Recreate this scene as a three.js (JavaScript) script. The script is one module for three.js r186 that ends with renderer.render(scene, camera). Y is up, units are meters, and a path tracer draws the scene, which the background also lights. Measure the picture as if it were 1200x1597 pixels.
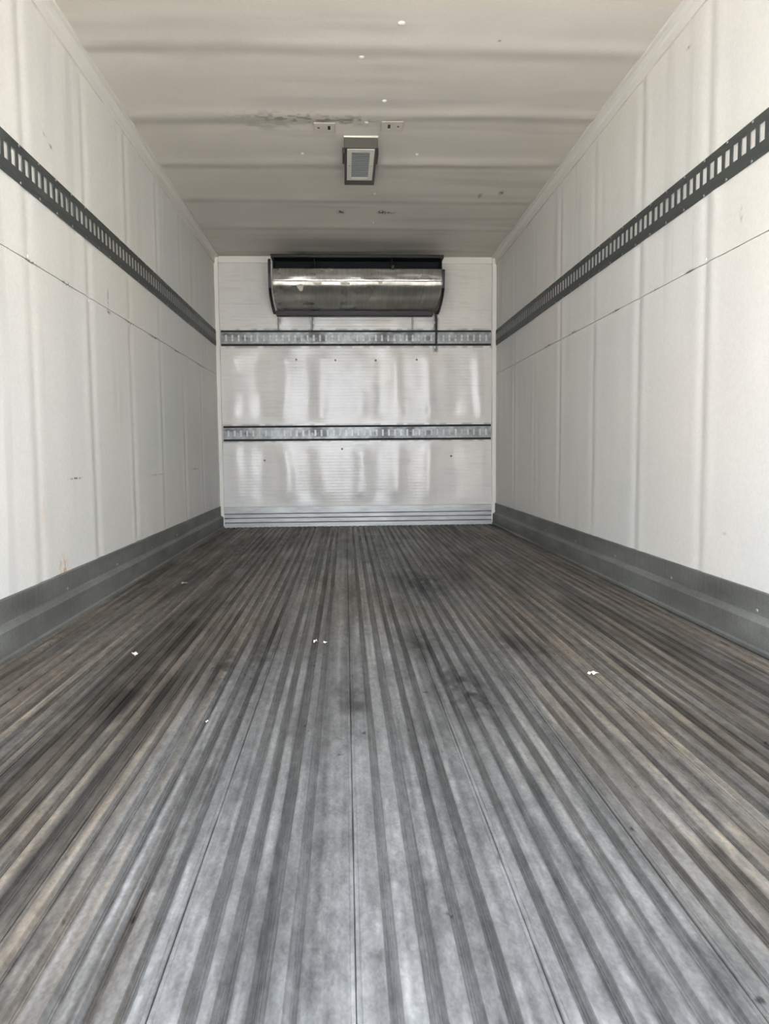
import * as THREE from 'three';
import { RoundedBoxGeometry } from 'three/addons/geometries/RoundedBoxGeometry.js';
import { mergeGeometries, toCreasedNormals } from 'three/addons/utils/BufferGeometryUtils.js';

// ------------------------------------------------------------------ camera, sky, sun, exposure
const scene = new THREE.Scene();
const FOCAL = 1159;                                             // pixels, for a frame 1597 pixels high
const camera = new THREE.PerspectiveCamera(2 * Math.atan(798.5 / FOCAL) * 180 / Math.PI, 1200 / 1597, 0.05, 200);
camera.position.set(0, 0.6102, 0);
camera.rotation.order = 'YXZ';
camera.rotation.set(-0.0798, -0.0515, -0.0088);
scene.add(camera);

const renderer = new THREE.WebGLRenderer({ antialias: true });
renderer.toneMapping = THREE.LinearToneMapping;
renderer.toneMappingExposure = 2.5;
renderer.shadowMap.enabled = true;
renderer.shadowMap.type = THREE.PCFSoftShadowMap;

const sunDirection = new THREE.Vector3(-0.52, 0.80, -0.34).normalize();   // from the front of the truck: no sun enters the box
const skyMap = (() => {                                              // a bright hazy sky, paler towards the horizon
  const w = 256, h = 128, data = new Float32Array(w * h * 4);
  for (let j = 0; j < h; j++) {
    const up = Math.max(0, Math.sin(((j + 0.5) / h - 0.5) * Math.PI)), t = Math.pow(up, 0.6);
    for (let i = 0; i < w; i++) data.set([1.0 - 0.16 * t, 1.03 - 0.07 * t, 1.09 + 0.08 * t, 1], (j * w + i) * 4);
  }
  const t = new THREE.DataTexture(data, w, h, THREE.RGBAFormat, THREE.FloatType);
  t.mapping = THREE.EquirectangularReflectionMapping;
  t.magFilter = THREE.LinearFilter; t.minFilter = THREE.LinearFilter;
  t.needsUpdate = true;
  return t;
})();
scene.background = skyMap;
scene.environment = skyMap;
scene.backgroundIntensity = scene.environmentIntensity = 4.2;

const sun = new THREE.DirectionalLight(new THREE.Color(1, 0.97, 0.93), 24);
sun.name = 'sun';
sun.position.copy(sunDirection).multiplyScalar(30);
sun.target.position.set(0, 0, -2);
sun.castShadow = true;
sun.shadow.mapSize.set(2048, 2048);
Object.assign(sun.shadow.camera, { left: -14, right: 14, top: 14, bottom: -14, near: 1, far: 70 });
scene.add(sun, sun.target);

// ------------------------------------------------------------------ measures of the cargo box (metres)
const XL = -1.043, XR = 1.2585, ZB = -6.207, ZE = 0.15, H = 2.206;   // wall faces, front bulkhead, door opening, ceiling
const TRACK_Y = 1.547, TRACK_H = 0.127, SEAM_Y = 1.255;
const STUDS = [-0.24, -0.82, -1.41, -2.0, -2.58, -3.17, -3.755, -4.345, -4.93, -5.52, -6.1];

// ------------------------------------------------------------------ helpers
let seed = 20240517;
const rnd = () => { seed |= 0; seed = (seed + 0x6D2B79F5) | 0; let t = Math.imul(seed ^ (seed >>> 15), 1 | seed); t = (t + Math.imul(t ^ (t >>> 7), 61 | t)) ^ t; return ((t ^ (t >>> 14)) >>> 0) / 4294967296; };
const LAT = new Float32Array(65536).map(() => rnd());
const lat = (i, j) => LAT[((i & 255) << 8) | (j & 255)];
const noise = (x, y) => {                                           // value noise 0..1
  const i = Math.floor(x), j = Math.floor(y), u = x - i, v = y - j, s = u * u * (3 - 2 * u), t = v * v * (3 - 2 * v);
  const a = lat(i, j), b = lat(i + 1, j), c = lat(i, j + 1), d = lat(i + 1, j + 1);
  return a + (b - a) * s + (c - a) * t + (a - b - c + d) * s * t;
};
const fbm = (x, y, n = 4) => { let a = 0, w = 0.5, k = 0; for (let o = 0; o < n; o++) { a += w * noise(x + o * 17.3, y + o * 9.1); k += w; x *= 2.03; y *= 2.03; w *= 0.5; } return a / k; };
const clamp = (x, a = 0, b = 1) => Math.min(b, Math.max(a, x));
const smooth = (a, b, x) => { const t = clamp((x - a) / (b - a)); return t * t * (3 - 2 * t); };
const gauss = (x, w) => Math.exp(-(x * x) / (w * w));
const mix = (a, b, t) => a + (b - a) * t;

function texture(w, h, fn, srgb = true) {                           // fn(u, v) -> [r, g, b] 0..255, v up
  const data = new Uint8Array(w * h * 4), out = [0, 0, 0];
  for (let j = 0; j < h; j++) for (let i = 0; i < w; i++) {
    fn((i + 0.5) / w, (j + 0.5) / h, out);
    const k = (j * w + i) * 4;
    data[k] = clamp(out[0], 0, 255); data[k + 1] = clamp(out[1], 0, 255); data[k + 2] = clamp(out[2], 0, 255); data[k + 3] = 255;
  }
  const t = new THREE.DataTexture(data, w, h, THREE.RGBAFormat);
  t.magFilter = THREE.LinearFilter; t.minFilter = THREE.LinearMipmapLinearFilter; t.generateMipmaps = true; t.anisotropy = 16;
  t.wrapS = t.wrapT = THREE.ClampToEdgeWrapping;
  if (srgb) t.colorSpace = THREE.SRGBColorSpace;
  t.needsUpdate = true;
  return t;
}
const taken = {};
const numbered = (name) => { const n = taken[name] = (taken[name] ?? -1) + 1; return n ? name + '_' + String(n).padStart(3, '0') : name; };
function mesh(name, geometry, material, parent) {
  const m = new THREE.Mesh(geometry, material);
  m.name = parent === scene ? numbered(name) : name;
  m.castShadow = m.receiveShadow = true;
  parent.add(m);
  return m;
}
function group(name, label, category, extra = {}) {
  const g = new THREE.Group();
  g.name = numbered(name);
  g.userData = { label, category, ...extra };
  scene.add(g);
  return g;
}
const structure = (name, label, category) => group(name, label, category, { kind: 'structure' });
const box = (x0, x1, y0, y1, z0, z1) => { const g = new THREE.BoxGeometry(x1 - x0, y1 - y0, z1 - z0); g.translate((x0 + x1) / 2, (y0 + y1) / 2, (z0 + z1) / 2); return g; };
const rbox = (x0, x1, y0, y1, z0, z1, r = 0.003) => { const g = new RoundedBoxGeometry(x1 - x0, y1 - y0, z1 - z0, 2, r); g.translate((x0 + x1) / 2, (y0 + y1) / 2, (z0 + z1) / 2); return g; };

// a slab whose front is a displaced grid; at(s, t, depth) -> [x, y, z] where depth 0 is the nominal front and positive comes into the room
function slab(ns, nt, at, bulge, uv, back = -0.012) {
  const pos = [], uvs = [], idx = [];
  const put = (s, t, d) => { pos.push(...at(s, t, d)); uvs.push(...uv(s, t)); return pos.length / 3 - 1; };
  for (let j = 0; j <= nt; j++) for (let i = 0; i <= ns; i++) put(i / ns, j / nt, bulge(i / ns, j / nt));
  for (let j = 0; j < nt; j++) for (let i = 0; i < ns; i++) {
    const a = j * (ns + 1) + i, b = a + 1, c = a + ns + 1, d = c + 1;
    idx.push(a, b, d, a, d, c);
  }
  const edge = (list, flip) => {                                    // side faces with vertices of their own, so the rim stays sharp
    for (let k = 0; k + 1 < list.length; k++) {
      const [s0, t0] = list[k], [s1, t1] = list[k + 1];
      const a = put(s0, t0, bulge(s0, t0)), b = put(s1, t1, bulge(s1, t1)), c = put(s0, t0, back), d = put(s1, t1, back);
      if (flip) idx.push(a, b, d, a, d, c); else idx.push(a, d, b, a, c, d);
    }
  };
  const run = (n, f) => Array.from({ length: n + 1 }, (_, k) => f(k / n));
  edge(run(ns, (s) => [s, 0])); edge(run(ns, (s) => [s, 1]), true); edge(run(nt, (t) => [0, t]), true); edge(run(nt, (t) => [1, t]));
  const g = new THREE.BufferGeometry();
  g.setAttribute('position', new THREE.Float32BufferAttribute(pos, 3));
  g.setAttribute('uv', new THREE.Float32BufferAttribute(uvs, 2));
  g.setIndex(idx);
  g.computeVertexNormals();
  return g;
}
// a closed outline [[a, b], ...] swept along an axis; place(a, b, c) -> [x, y, z]
function sweep(outline, c0, c1, place, crease = 0.6) {
  const pos = [], n = outline.length;
  const tri = (p, q, r) => pos.push(...p, ...q, ...r);
  for (let k = 0; k < n; k++) {
    const [a0, b0] = outline[k], [a1, b1] = outline[(k + 1) % n];
    const A = place(a0, b0, c0), B = place(a1, b1, c0), C = place(a1, b1, c1), D = place(a0, b0, c1);
    tri(A, B, C); tri(A, C, D);
  }
  const faces = THREE.ShapeUtils.triangulateShape(outline.map(([a, b]) => new THREE.Vector2(a, b)), []);
  for (const f of faces) { tri(...f.map((i) => place(...outline[i], c0)).reverse()); tri(...f.map((i) => place(...outline[i], c1))); }
  let volume = 0;                                                     // faces look outwards whichever way the outline runs
  for (let i = 0; i < pos.length; i += 9) {
    const [a, b, c, d, e, f, g, h, k] = pos.slice(i, i + 9);
    volume += a * (e * k - f * h) + b * (f * g - d * k) + c * (d * h - e * g);
  }
  if (volume < 0) for (let i = 0; i < pos.length; i += 9) for (let k = 0; k < 3; k++) { const t = pos[i + 3 + k]; pos[i + 3 + k] = pos[i + 6 + k]; pos[i + 6 + k] = t; }
  const g = new THREE.BufferGeometry();
  g.setAttribute('position', new THREE.Float32BufferAttribute(pos, 3));
  g.setAttribute('uv', new THREE.Float32BufferAttribute(new Float32Array(pos.length / 3 * 2), 2));
  return toCreasedNormals(g, crease);
}
const dome = (r, h) => { const g = new THREE.LatheGeometry([[0, h], [r * 0.45, h * 0.92], [r * 0.8, h * 0.6], [r, 0.0004], [r, -0.001]].reverse().map(([a, b]) => new THREE.Vector2(a, b)), 12); return g; };

// ------------------------------------------------------------------ textures and materials
const std = (o) => new THREE.MeshStandardMaterial(o);
const phys = (o) => new THREE.MeshPhysicalMaterial(o);
const css = (s) => new THREE.Color(s);

// white glass-fibre wall lining: marks are scuffs, drips and rust that the photograph shows
function wallTexture(side) {
  const marks = side < 0
    ? [[-2.93, 1.256, 0.035, 0.006, 0.75], [-2.60, 1.256, 0.05, 0.004, 0.5], [-3.42, 1.243, 0.02, 0.008, 0.6], [-3.42, 1.30, 0.006, 0.03, 0.5], [-3.75, 1.25, 0.07, 0.003, 0.55], [-4.2, 1.252, 0.12, 0.004, 0.6], [-4.75, 1.25, 0.1, 0.004, 0.5], [-5.5, 1.25, 0.12, 0.004, 0.45], [-2.94, 0.521, 0.05, 0.003, 0.7], [-4.2, 0.50, 0.12, 0.003, 0.35], [-5.2, 0.51, 0.1, 0.004, 0.35], [-2.77, 1.736, 0.012, 0.006, 0.4], [-2.82, 1.715, 0.012, 0.006, 0.4]]
    : [[-2.70, 1.257, 0.03, 0.004, 0.5], [-3.0, 1.257, 0.03, 0.004, 0.4], [-3.45, 1.255, 0.05, 0.004, 0.5], [-4.1, 1.26, 0.06, 0.004, 0.5], [-4.6, 1.26, 0.08, 0.004, 0.45], [-2.35, 1.35, 0.006, 0.02, 0.3], [-2.75, 2.06, 0.014, 0.005, 0.35], [-2.4, 0.33, 0.012, 0.005, 0.12]];
  const o = side * 40 + 80;
  return texture(2048, 1024, (u, v, c) => {
    const z = ZE - u * (ZE - ZB), y = v * H;
    const patch = fbm(z * 2.2 + o, y * 1.6, 3), streak = fbm(z * 11 + o, y * 1.1 + 30, 3), grain = noise(z * 260 + o, y * 260), weave = noise(z * 90, y * 90 + o);
    let k = 1 + (patch - 0.5) * 0.05 + (grain - 0.5) * 0.035 + (weave - 0.5) * 0.02;
    const drip = smooth(0.58, 0.8, streak) * smooth(0.35, 0.7, patch);
    k *= 1 - 0.05 * drip * (0.7 + 0.6 * weave);
    for (const [mz, my, wz, wy, a] of marks) { const dz = z - mz, dy = y - my; if (Math.abs(dz) < wz * 2.5 && Math.abs(dy) < wy * 3) k *= 1 - a * gauss(dz, wz) * gauss(dy, wy) * smooth(0.25, 0.6, noise(z * 120 + o, y * 120)); }
    const warm = (fbm(z * 1.1 + 7 + o, y * 1.3, 2) - 0.5) * 6;
    c[0] = (219 + warm) * k; c[1] = 217 * k; c[2] = (211 - warm) * k;
    if (side < 0) {
      const r = 0.8 * gauss(z + 2.775, 0.035) * gauss(y - 0.195, 0.035) * smooth(0.25, 0.65, noise(z * 90, y * 60)) + 0.12 * gauss(z + 2.62, 0.03) * gauss(y - 0.45, 0.2) * smooth(0.5, 0.75, noise(z * 70, y * 20));
      c[0] -= 22 * r; c[1] -= 70 * r; c[2] -= 105 * r;
    }
  });
}
const wallL = phys({ map: wallTexture(-1), roughness: 0.6, specularIntensity: 0.5 });
const wallR = phys({ map: wallTexture(1), roughness: 0.6, specularIntensity: 0.5 });

const ceilingMap = texture(1024, 2048, (u, v, c) => {
  const x = XL + u * (XR - XL), z = ZE - v * (ZE - ZB);
  const patch = fbm(x * 1.7, z * 2.4 + 12, 3), grain = noise(x * 240, z * 240), smear = fbm(x * 1.2 + 4, z * 9, 3);
  let k = 1 + (patch - 0.5) * 0.07 + (grain - 0.5) * 0.03 - 0.05 * smooth(0.55, 0.8, smear);
  // black smudges beside the two little plates, and small scrapes further in
  const sm = smooth(0.42, 0.7, noise(x * 45, z * 60)) * gauss(z + 3.70 + (x + 0.2) * 0.08, 0.05) * smooth(-0.62, -0.2, x) * smooth(0.22, 0.05, x);
  const sm2 = smooth(0.45, 0.75, fbm(x * 14, z * 40, 2)) * gauss(z + 3.80, 0.045) * smooth(-0.65, -0.45, x) * smooth(0.0, -0.12, x);
  k *= 1 - 0.30 * sm - 0.14 * sm2;
  for (const [mx, mz, wx, wz, a] of [[-0.01, -5.09, 0.022, 0.03, 0.75], [0.26, -5.09, 0.022, 0.03, 0.75], [0.31, -5.1, 0.03, 0.02, 0.5], [0.985, -4.69, 0.014, 0.03, 0.6], [0.86, -4.75, 0.01, 0.03, 0.4], [0.62, -3.0, 0.006, 0.006, 0.4]]) k *= 1 - a * gauss(x - mx, wx) * gauss(z - mz, wz) * smooth(0.2, 0.6, noise(x * 150, z * 90));
  c[0] = 213 * k; c[1] = 207 * k; c[2] = 197 * k;
});
const ceilingMat = phys({ map: ceilingMap, roughness: 0.55, specularIntensity: 0.5 });

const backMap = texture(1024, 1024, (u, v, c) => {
  const x = XL + u * (XR - XL), y = v * H;
  const patch = fbm(x * 3 + 5, y * 2.2, 4), grain = noise(x * 200, y * 200), fine = noise(x * 8, y * 110);
  let k = 1 + (patch - 0.5) * 0.07 + (grain - 0.5) * 0.03 - 0.03 * smooth(0.6, 0.9, fine);
  // dirt and painted edge shade round the rails, dirt under the cooler drains
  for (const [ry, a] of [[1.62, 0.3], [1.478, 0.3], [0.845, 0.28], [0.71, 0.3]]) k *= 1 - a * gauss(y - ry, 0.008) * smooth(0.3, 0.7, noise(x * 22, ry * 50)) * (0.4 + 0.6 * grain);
  for (const [dx, y0, a] of [[0.76, 1.40, 0.5], [-0.53, 1.62, 0.25], [-0.26, 1.6, 0.3], [0.56, 1.62, 0.2]]) k *= 1 - a * gauss(x - dx - 0.02 * (noise(y * 20, dx) - 0.5), 0.018) * smooth(y0, y0 + 0.06, y) * smooth(1.76, 1.7, y) * smooth(0.15, 0.6, noise(x * 60, y * 40));
  k *= 1 - 0.10 * gauss(y - 1.69, 0.012) * smooth(0.3, 0.7, noise(x * 9, 3)) * smooth(-0.56, -0.5, x) * smooth(0.78, 0.72, x);  // slightly darker band just below the cooling unit, across its width
  const warm = (patch - 0.5) * 8 + smooth(-0.2, 0.9, x) * 2;
  c[0] = (212 + warm * 0.6) * k; c[1] = 209 * k; c[2] = (204 - warm) * k;
});
const backBump = texture(512, 1024, (u, v, c) => {                   // faint horizontal corrugation of the lining
  const y = v * H, x = u * 2.3;
  c[0] = c[1] = c[2] = 128 + 70 * Math.sin(y * 2 * Math.PI / 0.0255) + 60 * (noise(x * 30, y * 130) - 0.5);
}, false);
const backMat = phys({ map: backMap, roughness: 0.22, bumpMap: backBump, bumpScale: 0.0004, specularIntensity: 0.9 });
const trimMat = phys({ color: css('rgb(219,216,208)'), roughness: 0.45, specularIntensity: 0.5 });
const coreMat = std({ color: css('rgb(120,116,106)'), roughness: 0.9 });
const outsideMat = std({ color: css('rgb(225,225,222)'), roughness: 0.5 });

const noiseMap = (w, h, su, sv, lo, hi, n = 3, off = 0) => texture(w, h, (u, v, c) => { c[0] = c[1] = c[2] = mix(lo, hi, fbm(u * su + off, v * sv, n)); }, false);
const scuffMap = texture(2048, 128, (u, v, c) => {
  const z = u * 6.4, y = v * 0.2, f = noise(z * 160, y * 12), p = fbm(z * 3.5, y * 14, 3), g = noise(z * 300, y * 400);
  const k = 1 + (p - 0.5) * 0.4 + (f - 0.5) * 0.08 + (g - 0.5) * 0.14;
  c[0] = 113 * k; c[1] = 114 * k; c[2] = 110 * k;
});
const scuffMat = std({ map: scuffMap, roughness: 0.6, metalness: 0.35 });
const kickMap = texture(1024, 128, (u, v, c) => {
  const x = u * 2.3, y = v * 0.19, f = noise(x * 20, y * 260), p = fbm(x * 6, y * 18, 3);
  const k = 1 + (p - 0.5) * 0.22 + (f - 0.5) * 0.12;
  c[0] = 160 * k; c[1] = 160 * k; c[2] = 157 * k;
});
const kickMat = std({ map: kickMap, roughness: 0.42, metalness: 0.55 });

const trackMat = std({ color: css('rgb(78,82,80)'), roughness: 0.5, metalness: 0.35 });
const galvMap = texture(1024, 64, (u, v, c) => { const k = 1 + (fbm(u * 60, v * 5, 3) - 0.5) * 0.5 - 0.35 * smooth(0.55, 0.75, fbm(u * 14 + 3, v * 2, 3)); c[0] = 122 * k; c[1] = 125 * k; c[2] = 124 * k; });
const galvMat = std({ map: galvMap, roughness: 0.42, metalness: 0.6 });
const flangeMat = std({ color: css('rgb(46,48,48)'), roughness: 0.6, metalness: 0.4 });
const rivetMat = std({ color: css('rgb(150,152,150)'), roughness: 0.4, metalness: 0.7 });
const darkRivet = std({ color: css('rgb(40,42,42)'), roughness: 0.6, metalness: 0.4 });
const blackMat = std({ color: css('rgb(13,14,16)'), roughness: 0.5, metalness: 0.1 });
const hoseMat = std({ color: css('rgb(48,48,46)'), roughness: 0.7 });
const screwMat = std({ color: css('rgb(128,126,120)'), roughness: 0.5, metalness: 0.3 });
const capMat = phys({ color: css('rgb(236,233,222)'), roughness: 0.35 });

// ------------------------------------------------------------------ ground outside, behind the truck
{
  const g = structure('ground', 'sunlit concrete yard behind the open truck doors', 'ground');
  const map = texture(512, 512, (u, v, c) => { const p = fbm(u * 40, v * 40, 4), q = noise(u * 500, v * 500), k = 1 + (p - 0.5) * 0.25 + (q - 0.5) * 0.1; c[0] = 172 * k; c[1] = 168 * k; c[2] = 161 * k; });
  const yard = new THREE.CircleGeometry(70, 64).rotateX(-Math.PI / 2).translate(0, -1.12, 0);
  mesh('yard', yard, std({ map, roughness: 0.9 }), g);
}

// ------------------------------------------------------------------ floor: extruded aluminium planks with worn ribs and dirty channels
{
  const floor = structure('floor', 'worn ribbed aluminium truck floor with brown dirt in the channels', 'floor');
  mesh('subfloor', box(XL - 0.09, XR + 0.09, -0.16, -0.03, ZB - 0.09, ZE), coreMat, floor);
  // channels seen along the near edge of the photograph, then the same rhythm out to both walls
  const PITCH = 0.2225, seams = [];
  for (let k = -4; k <= 7; k++) { const x = 0.0015 + k * PITCH; if (x > XL && x < XR) seams.push(x + (rnd() - 0.5) * 0.006); }
  const edges = [XL, ...seams, XR], channels = [], planks = [];
  const near = [-0.373, -0.334, -0.299, -0.267, -0.179, -0.145, -0.106, -0.069, 0.048, 0.093, 0.137, 0.175, 0.268, 0.304, 0.339, 0.375, 0.411];
  for (let p = 0; p + 1 < edges.length; p++) {
    const a = edges[p], b = edges[p + 1], own = [];
    const seen = near.filter((x) => x > a + 0.015 && x < b - 0.015);
    if (seen.length >= 3 && a > -0.4 && b < 0.43) own.push(...seen);
    else { const base = Math.round((a - 0.0015) / PITCH) * PITCH + 0.0015, start = p === 0 ? b - PITCH : base; for (let k = 0; k < 5; k++) { const x = start + 0.031 + k * 0.0402; if (x > a + 0.014 && x < b - 0.014) own.push(x); } }
    for (const x of own) channels.push({ x, half: 0.0048 + rnd() * 0.0035, dark: 0.55 + rnd() * 0.45 });
    planks.push([a, b, own]);
  }
  const near1 = (x) => { let best = null, d = 1; for (const c of channels) { const e = Math.abs(x - c.x); if (e < d) { d = e; best = c; } } return [best, d]; };
  const nearSeam = (x) => { let d = 1; for (const s of seams) d = Math.min(d, Math.abs(x - s)); return d; };
  const W = 2048, info = Array.from({ length: W }, (_, i) => { const x = XL + (i + 0.5) / W * (XR - XL); return [near1(x), nearSeam(x)]; });
  const stains = [[0.291, -1.86, 0.06, 0.16, 0.75], [0.33, -1.78, 0.03, 0.1, 0.5], [0.228, -2.32, 0.05, 0.2, 0.55], [0.353, -3.41, 0.12, 0.35, 0.55], [0.0, -1.86, 0.05, 0.12, 0.35], [0.02, -1.75, 0.03, 0.05, 0.35], [-0.48, -5.2, 0.16, 0.5, 0.55], [-0.7, -4.6, 0.12, 0.4, 0.4], [-0.55, -1.95, 0.09, 0.35, 0.4], [-0.36, -2.1, 0.04, 0.25, 0.5], [0.52, -2.3, 0.05, 0.2, 0.45], [-0.25, -2.3, 0.06, 0.35, 0.35], [0.6, -2.2, 0.03, 0.1, 0.4]];
  const map = texture(W, 2048, (u, v, c) => {
    const x = XL + u * (XR - XL), z = ZE - v * (ZE - ZB), i = Math.min(W - 1, Math.floor(u * W));
    const [[ch, d], ds] = info[i];
    const streak = fbm(x * 110, z * 1.5, 3), streak2 = fbm(x * 38 + 9, z * 0.5 + 3, 2), blot = fbm(x * 9 + 3, z * 5, 4), grain = noise(x * 500, z * 300), speck = noise(x * 260 + 50, z * 160), wear = fbm(x * 30 + 17, z * 6 + 5, 3);
    let k = 1 + (streak - 0.5) * 0.34 + (streak2 - 0.5) * 0.30 + (blot - 0.5) * 0.34 + (grain - 0.5) * 0.16 + (speck - 0.5) * 0.12 + (fbm(x * 95 + 3, z * 34 + 8, 2) - 0.5) * 0.30;
    // packed grime and painted groove shade in the channels: ragged, rubbed through in places
    const ragged = ch.half * (0.75 + 0.6 * fbm(x * 20 + 31, z * 7, 3)) ;
    const inCh = smooth(ragged + 0.0035, ragged - 0.0015, d);
    const rub = 0.45 + 0.75 * fbm(ch.x * 200, z * 2.2, 3);
    k *= 1 - inCh * ch.dark * clamp(rub) * (0.14 + 0.18 * smooth(0.35, 0.65, blot)) * (1 - 0.35 * smooth(0.35, 0.6, Math.abs(x)));
    // polished crowns of the ribs beside the channels
    k *= 1 + 0.16 * gauss(d - ch.half - 0.008, 0.004) * smooth(0.45, 0.7, wear);
    k *= 1 - 0.22 * smooth(0.003, 0.0008, ds) * smooth(0.35, 0.6, wear);
    // small dark nicks and drops of tar
    { const q = noise(x * 90 + 11, z * 45 + 5) * noise(x * 31 + 2, z * 17); k *= 1 - 0.5 * smooth(0.80, 0.90, q); }
    for (const [sx, sz, wx, wz, a] of stains) { const dx = (x - sx) / wx, dz = (z - sz) / wz, q = dx * dx + dz * dz; if (q < 6) k *= 1 - a * Math.exp(-q) * smooth(0.3, 0.62, 0.5 * blot + 0.5 * fbm(x * 40, z * 22, 3)); }
    // brown dirt tracked in along both sides, streaked along the ribs
    const side = smooth(-0.20, -0.46, x + (fbm(z * 1.6, 4, 2) - 0.5) * 0.28 + (streak - 0.5) * 0.3) + smooth(0.34, 0.66, x + (fbm(z * 1.4, 9, 2) - 0.5) * 0.35 + (streak - 0.5) * 0.3) * 0.8;
    const soil = clamp(side * (0.55 + 0.8 * smooth(0.3, 0.7, 0.5 * blot + 0.5 * streak2)) + 0.55 * smooth(0.44, 0.62, fbm(x * 2.2 + 40, z * 0.9, 3)) * smooth(-1.9, -3.2, z + 0.8 * (blot - 0.5)));
    const heavy = side * smooth(0.52, 0.68, 0.45 * blot + 0.55 * streak) ;
    k *= 1 - 0.30 * clamp(heavy); k *= 1 - 0.30 * side * smooth(0.52, 0.66, fbm(x * 15 + 60, z * 0.8 + 2, 3)) * (0.5 + blot); k *= 1 + 0.12 * side * smooth(0.5, 0.66, streak2);
    const R = mix(103, 102, soil), G = mix(103, 95, soil), B = mix(102, 86, soil);
    c[0] = R * k; c[1] = G * k; c[2] = B * k;
  });
  const rough = texture(1024, 1024, (u, v, c) => { const x = u * 2.3, z = v * 6.36; c[1] = c[0] = c[2] = 255 * clamp(0.56 + (fbm(x * 60, z * 3, 3) - 0.5) * 0.35 + (fbm(x * 8, z * 4, 3) - 0.5) * 0.25); }, false);
  const bump = texture(1024, 1024, (u, v, c) => { const x = u * 2.3, z = v * 6.36; c[0] = c[1] = c[2] = 255 * (0.6 * fbm(x * 120, z * 14, 3) + 0.4 * noise(x * 400, z * 160)); }, false);
  const mat = phys({ map, roughnessMap: rough, roughness: 1, metalness: 0.25, bumpMap: bump, bumpScale: 0.0006, specularIntensity: 0.5 });
  for (const [a, b, own] of planks) {
    const x0 = a + 0.0004, x1 = b - 0.0004, top = [[x0, -0.0012], [x0 + 0.0012, 0]];
    const fine = (x) => top.push([x - 0.0012, 0], [x - 0.0004, -0.0009], [x + 0.0004, -0.0009], [x + 0.0012, 0]);
    if (b < XR && a > XL) fine(x0 + 0.006);
    for (const x of own) {
      const h = channels.find((c) => c.x === x).half, D = 0.0042;
      top.push([x - h - 0.0022, 0], [x - h, -D], [x - h * 0.5, -D], [x - h * 0.38, -D + 0.0012], [x - h * 0.2, -D + 0.0012], [x - h * 0.1, -D], [x + h * 0.1, -D], [x + h * 0.25, -D + 0.0012], [x + h * 0.42, -D + 0.0012], [x + h * 0.55, -D], [x + h, -D], [x + h + 0.0022, 0]);
    }
    if (b < XR && a > XL) fine(x1 - 0.006);
    top.push([x1 - 0.0012, 0], [x1, -0.0012]);
    const outline = [[x1, -0.03], [x0, -0.03], ...top];
    const zs = ZB, ze = ZE;
    const g = sweep(outline, zs, ze, (x, y, z) => [x, y, z], 0.25);
    const P = g.attributes.position, U = g.attributes.uv;
    for (let i = 0; i < P.count; i++) U.setXY(i, (P.getX(i) - XL) / (XR - XL), (ZE - P.getZ(i)) / (ZE - ZB));
    mesh('plank', g, mat, floor);
  }
}

// ------------------------------------------------------------------ side walls: two lining panels each, pulled in at the studs
function sideWall(name, X, sign, mat, label) {
  const wall = structure(name, label, 'wall');
  mesh('core', box(Math.min(X - sign * 0.012, X - sign * 0.08), Math.max(X - sign * 0.012, X - sign * 0.08), -0.03, H + 0.08, ZB - 0.08, ZE), outsideMat, wall);
  const o = sign * 13 + 30;
  const bulge = (z, y) => {
    let d = 0;
    STUDS.forEach((s, i) => {
      const amp = 0.0012 + 0.0022 * noise(i * 3.1 + o, y * 0.9 + 2), w = 0.020 + 0.012 * noise(i * 5.7, o), zz = z - s - 0.014 * (noise(y * 1.7, i * 2.3 + o) - 0.5);
      d -= amp * gauss(zz, w);
      d += amp * 1.0 * gauss(zz - 0.055, 0.04) + amp * 0.5 * gauss(zz + 0.06, 0.04);
    });
    d += 0.0045 * (fbm(z * 1.3 + o, y * 0.6, 2) - 0.5) + 0.0020 * (fbm(z * 7 + o, y * 0.8 + 9, 2) - 0.5) + 0.0007 * (fbm(z * 18 + o, y * 3, 2) - 0.5);
    return clamp(d, -0.008, 0.006);
  };
  for (const [part, y0, y1] of [['upper_panel', SEAM_Y + 0.0016, H], ['lower_panel', 0.0, SEAM_Y - 0.0016]]) {
    const at = (s, t, d) => [X + sign * d, mix(y0, y1, t), sign > 0 ? mix(ZE, ZB, s) : mix(ZB, ZE, s)];
    // sign > 0: room lies towards +x
    const g = slab(640, 28, at, (s, t) => { const [, y, z] = at(s, t, 0); return bulge(z, y); }, (s, t) => { const [, y, z] = at(s, t, 0); return [(ZE - z) / (ZE - ZB), y / H]; });
    mesh(part, g, mat, wall);
  }
  // rivets that hold the two panels along the seam
  const rg = dome(0.006, 0.0022).rotateZ(-sign * Math.PI / 2);
  for (let i = 0; i < STUDS.length; i++) for (const dy of [-0.014, 0.014]) if (STUDS[i] < -1.9 && i % 2 === (dy > 0 ? 0 : 1)) { const r = mesh('rivet', rg, trimMat, wall); r.position.set(X + sign * (bulge(STUDS[i], SEAM_Y + dy) + 0.0005), SEAM_Y + dy, STUDS[i]); }
  return wall;
}
sideWall('wall_left', XL, 1, wallL, 'white fibreglass side wall with rust smudge above the grey kick plate');
sideWall('wall_right', XR, -1, wallR, 'white fibreglass side wall without rust, opposite the rust-smudged one');

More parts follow.
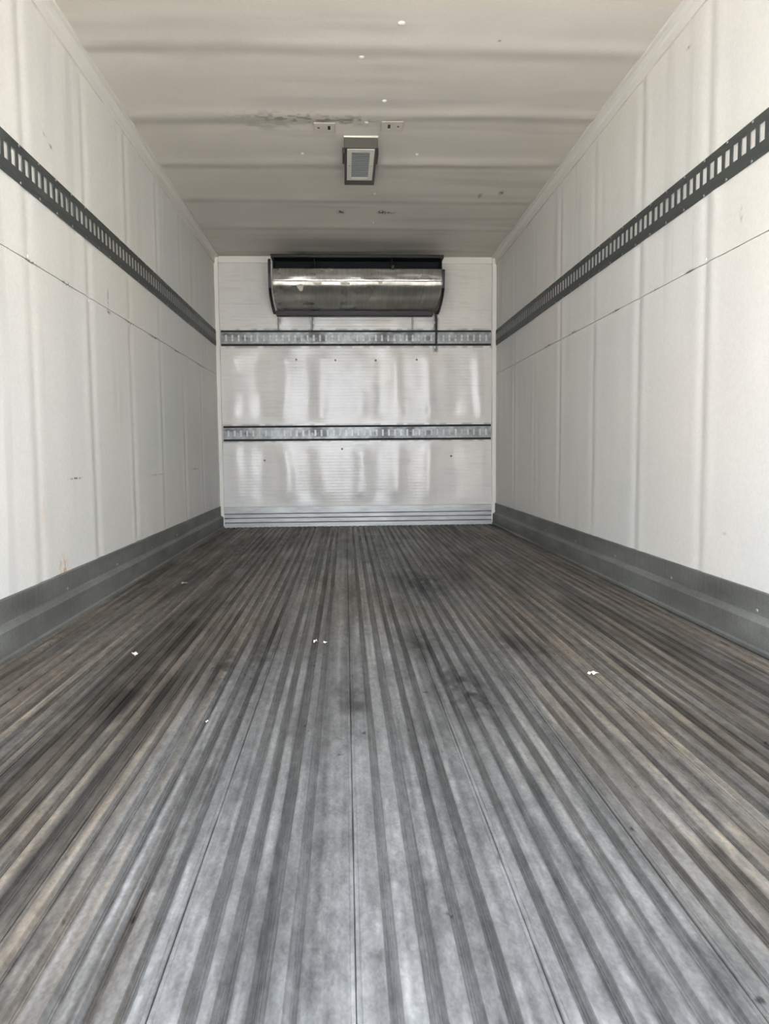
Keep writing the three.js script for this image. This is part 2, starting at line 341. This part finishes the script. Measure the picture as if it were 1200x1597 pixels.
// ------------------------------------------------------------------ ceiling
{
  const ceiling = structure('ceiling', 'off-white truck ceiling sagging between the roof bows', 'ceiling');
  mesh('roof', box(XL - 0.08, XR + 0.08, H + 0.012, H + 0.09, ZB - 0.08, ZE), outsideMat, ceiling);
  const sag = (x, z) => {
    let d = 0;
    STUDS.forEach((s, i) => {
      const a = 0.003 + 0.0075 * noise(x * 1.6 + 3, i * 2.7 + 1), zz = z - s - 0.06 * (noise(x * 1.3, i * 3.3 + 8) - 0.5);
      d += a * gauss(zz - 0.095, 0.06) - 0.0016 * gauss(zz, 0.04);
    });
    d += 0.008 * (fbm(x * 1.1 + 2, z * 1.4, 2) - 0.5) + 0.003 * (fbm(x * 1.4, z * 7 + 5, 2) - 0.5) + 0.0008 * (fbm(x * 6, z * 14, 2) - 0.5);
    return clamp(d, -0.011, 0.014);
  };
  const at = (s, t, d) => [mix(XL, XR, s), H - d, mix(ZB, ZE, t)];
  mesh('lining', slab(72, 420, at, (s, t) => sag(mix(XL, XR, s), mix(ZB, ZE, t)), (s, t) => [s, 1 - t], -0.012), ceilingMat, ceiling);
  const cap = dome(0.012, 0.005).rotateX(Math.PI);
  for (const [x, z, k] of [[0.23, -2.904, 1.15], [0.085, -3.149, 1], [0.198, -3.52, 1], [0.122, -3.741, 0.9], [-0.209, -4.122, 1], [0.405, -4.121, 0.9], [0.202, -4.732, 0.9], [0.216, -5.31, 0.9]]) {
    const m = mesh('rivet_cap', cap, capMat, ceiling);
    m.position.set(x, H - sag(x, z), z); m.scale.setScalar(k);
  }
}

// ------------------------------------------------------------------ front bulkhead (the wall at the far end)
const BACK_RAILS = [[1.478, 1.620], [0.706, 0.846]];
{
  const wall = structure('wall_back', 'white glossy end wall crossed by two slotted rails', 'wall');
  mesh('core', box(XL - 0.08, XR + 0.08, -0.03, H + 0.012, ZB - 0.09, ZB - 0.012), outsideMat, wall);
  // the lining is held at the rails and at the kick plate and has buckled in upright folds in between
  const ridges = [[-0.90, 0.055, 0.8], [-0.70, 0.06, -0.5], [-0.49, 0.05, 1.1], [-0.34, 0.06, -0.5], [-0.20, 0.07, 0.9], [0.12, 0.06, 0.9], [0.28, 0.05, -0.6], [0.45, 0.05, 0.7], [0.69, 0.045, 0.9], [0.90, 0.08, -0.6], [1.13, 0.04, 0.8]];
  const bulge = (x, y) => {
    let d = 0, hold = smooth(0.17, 0.30, y);
    for (const ry of [0.776, 1.549]) hold *= smooth(0.06, 0.18, Math.abs(y - ry));
    for (const [rx, w, a] of ridges) d += a * gauss(x - rx - 0.07 * (noise(y * 2.5, rx * 9) - 0.5), w * (0.8 + 0.5 * noise(y * 4, rx * 5))) * (0.15 + 1.1 * noise(rx * 13 + 2, y * 3.4));
    d *= 0.0125 * hold * (y > 1.5 ? 0.45 : 1) * smooth(XL + 0.04, XL + 0.12, x) * smooth(XR - 0.04, XR - 0.12, x);
    d += 0.003 * (fbm(x * 2 + 11, y * 1.6, 2) - 0.5) + hold * 0.0045 * (fbm(x * 9, y * 5, 3) - 0.5);
    return clamp(d, -0.009, 0.014);
  };
  for (const [part, y0, y1] of [['upper_panel', 1.551, H], ['middle_panel', 0.778, 1.549], ['lower_panel', 0, 0.776]]) {
    const at = (s, t, d) => [mix(XL, XR, s), mix(y0, y1, t), ZB + d];
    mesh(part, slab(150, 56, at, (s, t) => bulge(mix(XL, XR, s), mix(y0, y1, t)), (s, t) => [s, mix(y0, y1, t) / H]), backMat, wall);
  }
  const screw = dome(0.009, 0.004).rotateX(Math.PI / 2);
  for (const [x, y] of [[-0.396, 1.376], [-0.076, 1.37], [0.257, 1.369], [0.597, 1.373], [-0.027, 0.644], [0.884, 0.577], [-0.67, 0.554]]) { const m = mesh('screw', screw, screwMat, wall); m.position.set(x, y, ZB + bulge(x, y)); }
}

// ------------------------------------------------------------------ kick plates
function sideKick(name, X, sign, label) {
  const g = structure(name, label, 'kick plate');
  // outline in (out from the wall, height)
  const o = [[-0.004, 0.0], [0.033, 0.0], [0.033, 0.010], [0.027, 0.016], [0.027, 0.088], [0.024, 0.092], [0.009, 0.101], [0.007, 0.106], [0.0075, 0.176], [0.006, 0.1795], [-0.004, 0.18]];
  const list = sign > 0 ? o.slice().reverse() : o;
  const geo = sweep(list, ZB + 0.018, ZE - 0.01, (a, b, z) => [X + sign * a, b, z], 0.15);
  const P = geo.attributes.position, U = geo.attributes.uv;
  for (let i = 0; i < P.count; i++) U.setXY(i, (ZE - P.getZ(i)) / 6.4, P.getY(i) / 0.2);
  mesh('plate', geo, scuffMat, g);
  const rg = dome(0.0065, 0.003).rotateZ(-sign * Math.PI / 2);
  for (let z = -2.18; z > -6; z -= 0.6) { const r = mesh('rivet', rg, rivetMat, g); r.position.set(X + sign * 0.0076, 0.118, z); }
}
sideKick('baseboard_left', XL, 1, 'dark grey metal kick plate below the rust-smudged wall');
sideKick('baseboard_right', XR, -1, 'dark grey metal kick plate below the side wall without rust');
{
  const g = structure('baseboard_back', 'bright ribbed aluminium kick plate below the end wall', 'kick plate');
  // four stacked extrusions; black backing paints shade and dirt into the joints between them
  mesh('joint_shade_backing', box(XL + 0.022, XR - 0.022, 0.001, 0.166, ZB - 0.003, ZB + 0.0065), blackMat, g);
  for (const [y0, y1, d] of [[0, 0.036, 0.014], [0.041, 0.074, 0.014], [0.079, 0.110, 0.014], [0.114, 0.170, 0.012]]) {
    const geo = sweep([[-0.003, y0], [d - 0.002, y0], [d, y0 + 0.002], [d, y1 - 0.002], [d - 0.002, y1], [-0.003, y1]], XL + 0.02, XR - 0.02, (a, b, x) => [x, b, ZB + a], 0.4);
    const P = geo.attributes.position, U = geo.attributes.uv;
    for (let i = 0; i < P.count; i++) U.setXY(i, (P.getX(i) - XL) / 2.3, P.getY(i) / 0.19);
    mesh('slat', geo, kickMat, g);
  }
}

// ------------------------------------------------------------------ white trims: ceiling coves, corner posts, top strip
function cove(name, X, sign, label) {
  const g = structure(name, label, 'trim');
  const o = [[-0.003, H + 0.008], [-0.003, H - 0.062], [0.0085, H - 0.062], [0.0095, H - 0.058], [0.0095, H - 0.03], [0.014, H - 0.019], [0.026, H - 0.0125], [0.040, H - 0.0115], [0.041, H - 0.008], [0.041, H + 0.008]];
  mesh('cove', sweep(sign > 0 ? o.slice() : o.slice().reverse(), ZB + 0.014, ZE - 0.01, (a, b, z) => [X + sign * a, b, -z + ZB + ZE], 0.35), trimMat, g);
}
cove('trim_1', XL, 1, 'white ceiling cove along the rust-smudged side wall');
cove('trim_2', XR, -1, 'white ceiling cove along the side wall without rust');
for (const [name, X, sign, label] of [['trim_3', XL, 1, 'white corner post between end wall and rust-smudged side wall'], ['trim_4', XR, -1, 'white corner post between end wall and side wall without rust']]) {
  const g = structure(name, label, 'trim');
  const x0 = sign > 0 ? X - 0.004 : X - 0.034, x1 = sign > 0 ? X + 0.034 : X + 0.004;
  mesh('post', rbox(x0, x1, 0.002, H - 0.012, ZB - 0.005, ZB + 0.020, 0.005), trimMat, g);
}
{
  const g = structure('trim_5', 'white strip where the end wall meets the ceiling', 'trim');
  mesh('strip', rbox(XL + 0.034, XR - 0.034, H - 0.056, H - 0.004, ZB - 0.005, ZB + 0.013, 0.004), trimMat, g);
}

// ------------------------------------------------------------------ slotted cargo rails
function railPiece(len, slotW, slotH, lift, pitch, slotUp) {           // along +x from 0, centred on y = 0, its back on z = 0
  const s = new THREE.Shape([[0, -0.047], [len, -0.047], [len, 0.047], [0, 0.047]].map(([a, b]) => new THREE.Vector2(a, b)));
  const n = Math.floor(len / pitch), off = (len - n * pitch) / 2;
  for (let i = 0; i < n; i++) {
    const x = off + (i + 0.5) * pitch, w = slotW / 2, h = slotH / 2;
    s.holes.push(new THREE.Path([[x - w, slotUp - h], [x - w, slotUp + h], [x + w, slotUp + h], [x + w, slotUp - h]].map(([a, b]) => new THREE.Vector2(a, b))));
  }
  const g = new THREE.ExtrudeGeometry(s, { depth: 0.0020, bevelEnabled: false });
  g.translate(0, 0, lift);
  return g;
}
const flange = (len, up, lift) => sweep(up > 0
  ? [[0, 0.0635], [0.0022, 0.0635], [0.0024, 0.0555], [lift + 0.0022, 0.0465], [lift, 0.0455], [0, 0.053]]
  : [[0, -0.053], [lift, -0.0455], [lift + 0.0022, -0.0465], [0.0024, -0.0555], [0.0022, -0.0635], [0, -0.0635]], 0, len, (d, y, x) => [x, y, d], 0.3);
function rail(name, label, length, opts, place) {
  const g = group(name, label, 'cargo rail');
  const { lift, panMat, edgeMat, slotW, slotH, slotUp, sections, rivetEvery, rivets } = opts;
  const n = sections, L = length / n;
  const pan = railPiece(L - 0.0015, slotW, slotH, lift, 0.0508, slotUp), up = flange(L - 0.0015, 1, lift), low = flange(L - 0.0015, -1, lift);
  if (opts.mapUV) { const P = pan.attributes.position, U = pan.attributes.uv; for (let i = 0; i < P.count; i++) U.setXY(i, P.getX(i) / L, P.getY(i) / 0.127 + 0.5); }
  for (let i = 0; i < n; i++) {
    for (const [part, geo, m] of [['slotted_plate', pan, panMat], ['upper_flange', up, edgeMat], ['lower_flange', low, edgeMat]]) { const p = mesh(part, geo, m, g); p.position.x = i * L; }
  }
  const rg = dome(0.0055, 0.0028).rotateX(Math.PI / 2);
  for (let x = rivetEvery / 2; x < length; x += rivetEvery) for (const y of [-0.0585, 0.0585]) { const r = mesh('rivet', rg, rivets, g); r.position.set(x, y, 0.0022); }
  place(g);
}
const sideOpts = { lift: 0.0018, panMat: trackMat, edgeMat: trackMat, slotW: 0.031, slotH: 0.054, slotUp: 0.006, sections: 2, rivetEvery: 0.1524, rivets: rivetMat };
rail('cargo_rail', 'long dark grey slotted rail on the rust-smudged side wall', ZE - 0.02 - (ZB + 0.03), sideOpts, (g) => { g.rotation.y = Math.PI / 2; g.position.set(XL + 0.003, TRACK_Y, ZE - 0.02); });
rail('cargo_rail', 'long dark grey slotted rail on the side wall without rust', ZE - 0.02 - (ZB + 0.03), sideOpts, (g) => { g.rotation.y = -Math.PI / 2; g.position.set(XR - 0.003, TRACK_Y, ZB + 0.03); });
const backOpts = { lift: 0.009, panMat: galvMat, edgeMat: flangeMat, slotW: 0.017, slotH: 0.052, slotUp: 0, sections: 1, rivetEvery: 0.1016, rivets: darkRivet, mapUV: true };
rail('cargo_rail', 'grey slotted rail on the end wall just under the cooling unit', 2.22, backOpts, (g) => g.position.set(XL + 0.042, 1.549, ZB + 0.004));
rail('cargo_rail', 'grey slotted rail across the end wall, the lower of its two rails', 2.22, backOpts, (g) => g.position.set(XL + 0.042, 0.776, ZB + 0.004));

// ------------------------------------------------------------------ cooling unit high on the end wall
{
  const u = group('cooling_unit', 'scuffed aluminium cooling unit with black air slot high on end wall', 'cooling unit');
  u.position.set(0.108, 1.70, ZB + 0.014);
  const at = (x, y, d) => [x - 0.108, y - 1.70, d];
  const metalMap = texture(1024, 512, (s, t, c) => {
    const p = fbm(s * 7, t * 3, 4), scratch = fbm(s * 160, t * 5 + 20, 2), q = fbm(s * 24, t * 10, 3), g = noise(s * 500, t * 250);
    const k = 1 + (p - 0.5) * 0.35 + (scratch - 0.5) * 0.2 + (g - 0.5) * 0.1 - 0.06 * smooth(0.55, 0.8, q);
    c[0] = 150 * k; c[1] = 147 * k; c[2] = 140 * k;
  });
  const rmap = noiseMap(512, 256, 9, 4, 55, 95, 3, 5);
  const metal = std({ map: metalMap, roughnessMap: rmap, roughness: 1, metalness: 0.65 });
  const navy = std({ color: css('rgb(7,9,15)'), roughness: 0.9 });
  const A = -0.538, B = 0.760;
  // lid with a rolled front lip
  mesh('lid', sweep([[0.0, 2.098], [0.0, 2.088], [0.40, 2.088], [0.406, 2.084], [0.417, 2.084], [0.421, 2.088], [0.421, 2.104], [0.415, 2.110]], A - 0.008, B + 0.008, (d, y, x) => at(x, y, d), 0.5), blackMat, u);
  // the dark discharge slot: a recessed throat with a coil block behind
  mesh('throat', mergeGeometries([box(A + 0.01 - 0.108, B - 0.01 - 0.108, 2.003 - 1.70, 2.086 - 1.70, 0.28, 0.30), box(A + 0.004 - 0.108, A + 0.012 - 0.108, 1.98 - 1.70, 2.086 - 1.70, 0.02, 0.408), box(B - 0.012 - 0.108, B - 0.004 - 0.108, 1.98 - 1.70, 2.086 - 1.70, 0.02, 0.408)]), navy, u);
  for (const x of [-0.22, 0.375]) mesh('divider', box(x - 0.111, x - 0.105, 2.003 - 1.70, 2.086 - 1.70, 0.30, 0.40), navy, u);
  mesh('latch', rbox(0.366 - 0.108, 0.388 - 0.108, 2.0 - 1.70, 2.03 - 1.70, 0.40, 0.42, 0.003), flangeMat, u);
  // front panel and the shroud that curves back under the unit, dented
  const shroudPath = new THREE.CatmullRomCurve3([[0.410, 2.006], [0.417, 1.96], [0.418, 1.915]].map(([d, y]) => new THREE.Vector3(0, y, d)));
  const under = new THREE.CatmullRomCurve3([[0.420, 1.912], [0.408, 1.872], [0.36, 1.828], [0.26, 1.786], [0.13, 1.760], [0.07, 1.752]].map(([d, y]) => new THREE.Vector3(0, y, d)));
  const sheet = (curve, x0, x1, n0, nx, taper, dent, v0, v1) => {
    const pos = [], uv = [], idx = [], T = new THREE.Vector3();
    for (const layer of [0, 1]) for (let j = 0; j <= n0; j++) for (let i = 0; i <= nx; i++) {
      const t = j / n0, s = i / nx, p = curve.getPoint(t); curve.getTangent(t, T);
      const ny = -T.z, nd = T.y, off = (layer ? -0.003 : 0) + (dent ? dent * (fbm(s * 9 + v0 * 5, t * 3 + v0 * 7, 2) - 0.5) : 0);      // normal in (d, y)
      const k = taper * t, x = mix(x0 + k * 0.3, x1 - k, s);
      pos.push(...at(x, p.y + off * -(-ny) * -1, p.z + off * -nd)); uv.push(s, mix(v0, v1, t));
    }
    const N = (n0 + 1) * (nx + 1);
    for (let j = 0; j < n0; j++) for (let i = 0; i < nx; i++) {
      const a = j * (nx + 1) + i, b = a + 1, c = a + nx + 1, d = c + 1;
      idx.push(a, c, d, a, d, b, N + a, N + d, N + c, N + a, N + b, N + d);
    }
    const rim = (a, b) => idx.push(a, b, N + b, a, N + b, N + a);
    for (let i = 0; i < nx; i++) { rim(i, i + 1); rim(n0 * (nx + 1) + i + 1, n0 * (nx + 1) + i); }
    for (let j = 0; j < n0; j++) { rim((j + 1) * (nx + 1), j * (nx + 1)); rim(j * (nx + 1) + nx, (j + 1) * (nx + 1) + nx); }
    const g = new THREE.BufferGeometry();
    g.setAttribute('position', new THREE.Float32BufferAttribute(pos, 3));
    g.setAttribute('uv', new THREE.Float32BufferAttribute(uv, 2));
    g.setIndex(idx);
    g.computeVertexNormals();
    return g;
  };
  mesh('front_panel', sheet(shroudPath, A, B, 8, 60, 0, 0.006, 0.72, 1), metal, u);
  const shroud = mesh('drip_tray', sheet(under, A - 0.002, B + 0.002, 28, 80, 0.03, 0.006, 0.0, 0.7), metal, u);
  shroud.userData.label = 'dented aluminium tray curving back to the wall';
  // ends of the box
  for (const x of [A + 0.004, B - 0.008]) mesh('end_plate', sweep([[0.0, 2.086], [0.0, 1.75], [0.07, 1.757], [0.25, 1.79], [0.35, 1.83], [0.40, 1.875], [0.41, 1.92], [0.40, 2.003], [0.02, 2.0]].reverse(), x, x + 0.004, (d, y, xx) => at(xx, y, d), 0.4), metal, u);
  mesh('rear_lip', rbox(A - 0.108 - 0.006, B - 0.108 - 0.035, 1.716 - 1.70, 1.758 - 1.70, 0.012, 0.074, 0.006), blackMat, u);
  // black edge straps bent round both ends
  const strap = (x, pts) => {
    const out = [], inn = [];
    pts.forEach(([d, y], i) => { const [pd, py] = pts[Math.max(0, i - 1)], [nd, ny] = pts[Math.min(pts.length - 1, i + 1)], l = Math.hypot(nd - pd, ny - py); out.push([d + (ny - py) / l * -0.010, y + (nd - pd) / l * 0.010]); inn.push([d, y]); });
    return sweep([...out, ...inn.reverse()], x, x + 0.020, (d, y, xx) => at(xx, y, d), 0.5);
  };
  const bend = [[0.40, 2.075], [0.412, 2.0], [0.414, 1.93], [0.395, 1.868], [0.34, 1.822], [0.24, 1.784], [0.12, 1.755], [0.03, 1.745]];
  mesh('end_strap', strap(A - 0.030, bend), blackMat, u);
  mesh('end_strap', strap(B - 0.004, bend.slice(1)), blackMat, u);
  // pale patches that paint ragged bright reflections onto the tray
  const paper = std({ color: css('rgb(196,190,176)'), roughness: 0.7 });  // pale tone of the painted reflection patches
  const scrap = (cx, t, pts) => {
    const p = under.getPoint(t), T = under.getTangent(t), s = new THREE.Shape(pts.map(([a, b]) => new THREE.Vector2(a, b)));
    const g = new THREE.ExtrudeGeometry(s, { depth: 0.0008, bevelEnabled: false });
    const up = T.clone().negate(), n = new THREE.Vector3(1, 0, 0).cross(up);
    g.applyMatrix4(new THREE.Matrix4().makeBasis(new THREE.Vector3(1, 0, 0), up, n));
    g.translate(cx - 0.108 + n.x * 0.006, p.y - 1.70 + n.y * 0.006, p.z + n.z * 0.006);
    const o = mesh('reflection_patch', g, paper, u);
    o.userData.label = 'ragged pale patch painted as a reflection';
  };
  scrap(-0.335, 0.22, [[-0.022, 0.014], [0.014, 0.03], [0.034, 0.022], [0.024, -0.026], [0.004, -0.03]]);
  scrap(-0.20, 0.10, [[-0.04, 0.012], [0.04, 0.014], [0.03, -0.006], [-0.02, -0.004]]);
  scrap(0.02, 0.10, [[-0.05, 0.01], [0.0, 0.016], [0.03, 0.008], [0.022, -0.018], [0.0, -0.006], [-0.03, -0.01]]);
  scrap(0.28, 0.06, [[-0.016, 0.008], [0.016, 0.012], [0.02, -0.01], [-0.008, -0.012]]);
  mesh('badge', rbox(0.06 - 0.108, 0.13 - 0.108, 1.925 - 1.70, 1.940 - 1.70, 0.414, 0.4225, 0.002), capMat, u);
  // drain hoses and hold-down bars down to the rail
  for (const [x, r] of [[-0.533, 0.005], [-0.26, 0.007], [0.561, 0.006]]) mesh('hold_down_bar', new THREE.CylinderGeometry(r, r, 0.11, 10).translate(x - 0.108, 1.665 - 1.70, 0.018), rivetMat, u);
  const hose = new THREE.CatmullRomCurve3([[0.735, 1.76, 0.05], [0.752, 1.72, 0.04], [0.757, 1.66, 0.024], [0.757, 1.60, 0.028], [0.757, 1.54, 0.028], [0.757, 1.488, 0.022]].map(([x, y, d]) => new THREE.Vector3(...at(x, y, d))));
  mesh('drain_hose', new THREE.TubeGeometry(hose, 24, 0.008, 10), hoseMat, u);
}

// ------------------------------------------------------------------ ceiling light
{
  const l = group('ceiling_light', 'rectangular grey ceiling light with white frame round a ribbed lens', 'ceiling light');
  l.position.set(0.0985, H, -4.155);
  const housing = std({ color: css('rgb(74,72,64)'), roughness: 0.6, metalness: 0.15 });
  const frameMat = phys({ color: css('rgb(214,212,202)'), roughness: 0.4 });
  mesh('housing', rbox(-0.085, 0.085, -0.057, 0.004, -0.272, 0.255, 0.005), housing, l);
  mesh('gasket', rbox(-0.088, 0.088, -0.006, 0.004, -0.275, 0.259, 0.002), frameMat, l);
  const ring = new THREE.Shape([[-0.068, -0.212], [0.068, -0.212], [0.068, 0.212], [-0.068, 0.212]].map((p) => new THREE.Vector2(...p)));
  ring.holes.push(new THREE.Path([[-0.049, -0.178], [-0.049, 0.178], [0.049, 0.178], [0.049, -0.178]].map((p) => new THREE.Vector2(...p))));
  mesh('frame', new THREE.ExtrudeGeometry(ring, { depth: 0.004, bevelEnabled: true, bevelSize: 0.003, bevelThickness: 0.002, bevelSegments: 2 }).rotateX(Math.PI / 2).translate(0, -0.054, 0.028), frameMat, l);
  const lensMat = phys({ color: css('rgb(138,143,142)'), roughness: 0.25, clearcoat: 0.5 });
  const ribs = [];
  for (let k = 0; k < 15; k++) { const z = -0.175 + 0.025 * k; ribs.push([z, -0.056], [z + 0.006, -0.0595], [z + 0.012, -0.0595], [z + 0.019, -0.056]); }
  mesh('lens', sweep([...ribs.filter(([z]) => z < 0.178), [0.178, -0.05], [-0.178, -0.05]].map(([z, y]) => [z + 0.028, y]), -0.05, 0.05, (z, y, x) => [x, y, z], 0.3), lensMat, l);
  for (const s of [-1, 1]) mesh('clip', rbox(s * 0.086 - 0.009, s * 0.086 + 0.009, -0.03, -0.002, -0.03, 0.12, 0.003), housing, l);  // dark blocks put the shade beside the housing into shape
  for (const [x, z] of [[-0.058, 0.028], [0.058, 0.028]]) mesh('screw', dome(0.005, 0.002).rotateX(Math.PI).translate(x, -0.060, z), rivetMat, l);
}

// ------------------------------------------------------------------ two small slotted plates on the ceiling
const plateMat = phys({ color: css('rgb(204,197,186)'), roughness: 0.5 });
for (const [x, z, sx, label] of [[-0.082, -3.79, 0.022, 'small off-white slotted plate on ceiling amid the black smudges'], [0.247, -3.765, -0.014, 'small off-white slotted plate on ceiling away from the black smudges']]) {
  const p = group('ceiling_plate', label, 'plate');
  p.position.set(x, H - 0.006, z);
  const s = new THREE.Shape([[-0.05, -0.055], [0.05, -0.055], [0.05, 0.055], [-0.05, 0.055]].map((q) => new THREE.Vector2(...q)));
  s.holes.push(new THREE.Path([[sx - 0.008, -0.025], [sx - 0.008, 0.025], [sx + 0.008, 0.025], [sx + 0.008, -0.025]].map((q) => new THREE.Vector2(...q))));
  mesh('plate', new THREE.ExtrudeGeometry(s, { depth: 0.002, bevelEnabled: true, bevelSize: 0.0015, bevelThickness: 0.001, bevelSegments: 1 }).rotateX(Math.PI / 2), plateMat, p);
  mesh('slot_shade_block', box(sx - 0.010, sx + 0.010, -0.0012, 0.004, -0.028, 0.028), blackMat, p);  // solid black block paints the darkness inside the slot
  mesh('screw', dome(0.006, 0.0025).rotateX(Math.PI).translate(sx > 0 ? -0.03 : 0.03, -0.003, 0.004), flangeMat, p);
}

// ------------------------------------------------------------------ litter on the floor
const litterMat = std({ color: css('rgb(222,214,198)'), roughness: 0.9 });
function scrapOfPaper(w, l, h, n) {                                 // a small crumpled sheet with thickness
  const at = (s, t, d) => {
    const x = (s - 0.5) * w * 0.8 * (0.7 + 0.6 * noise(n + 1, t * 2)), z = (t - 0.5) * l * 0.8 * (0.6 + 0.8 * noise(n * 2 + s * 1.5, 3));
    return [x, 0.0012 + d + h * noise(n * 5 + s * 3.2, t * 3.2), -z];
  };
  return slab(8, 8, at, () => 0.0006, (s, t) => [s, t], -0.0006);
}
for (const [name, x, z, w, l, h, turn, label, category] of [
  ['paper_scrap', 0.666, -1.953, 0.03, 0.024, 0.010, 0.6, 'largest torn white paper scrap on the floor ribs', 'paper scrap'],
  ['paper_crumb', -0.106, -2.37, 0.013, 0.016, 0.009, 0.2, 'bright white paper crumb on the middle floor ribs', 'paper crumb'],
  ['paper_crumb', -0.074, -2.359, 0.010, 0.012, 0.005, 1.2, 'duller crumb just beside the bright white paper crumb', 'paper crumb'],
  ['paper_scrap', -0.651, -2.263, 0.016, 0.03, 0.009, 0.9, 'curled paper shred lying in brown dirt on the floor', 'paper scrap'],
  ['paper_scrap', -0.77, -3.528, 0.035, 0.018, 0.006, 0.1, 'flat pale paper shred near the grey kick plate', 'paper scrap'],
  ['paper_crumb', -0.324, -1.67, 0.008, 0.009, 0.004, 0.4, 'tiny pale crumb where brown dirt meets bare floor ribs', 'paper crumb'],
]) {
  const m = mesh(name, scrapOfPaper(w, l, h, x * 37 + 60), litterMat, scene);
  m.position.set(x, 0.0, z); m.rotation.y = turn;
  m.userData = { label, category };
}

renderer.render(scene, camera);
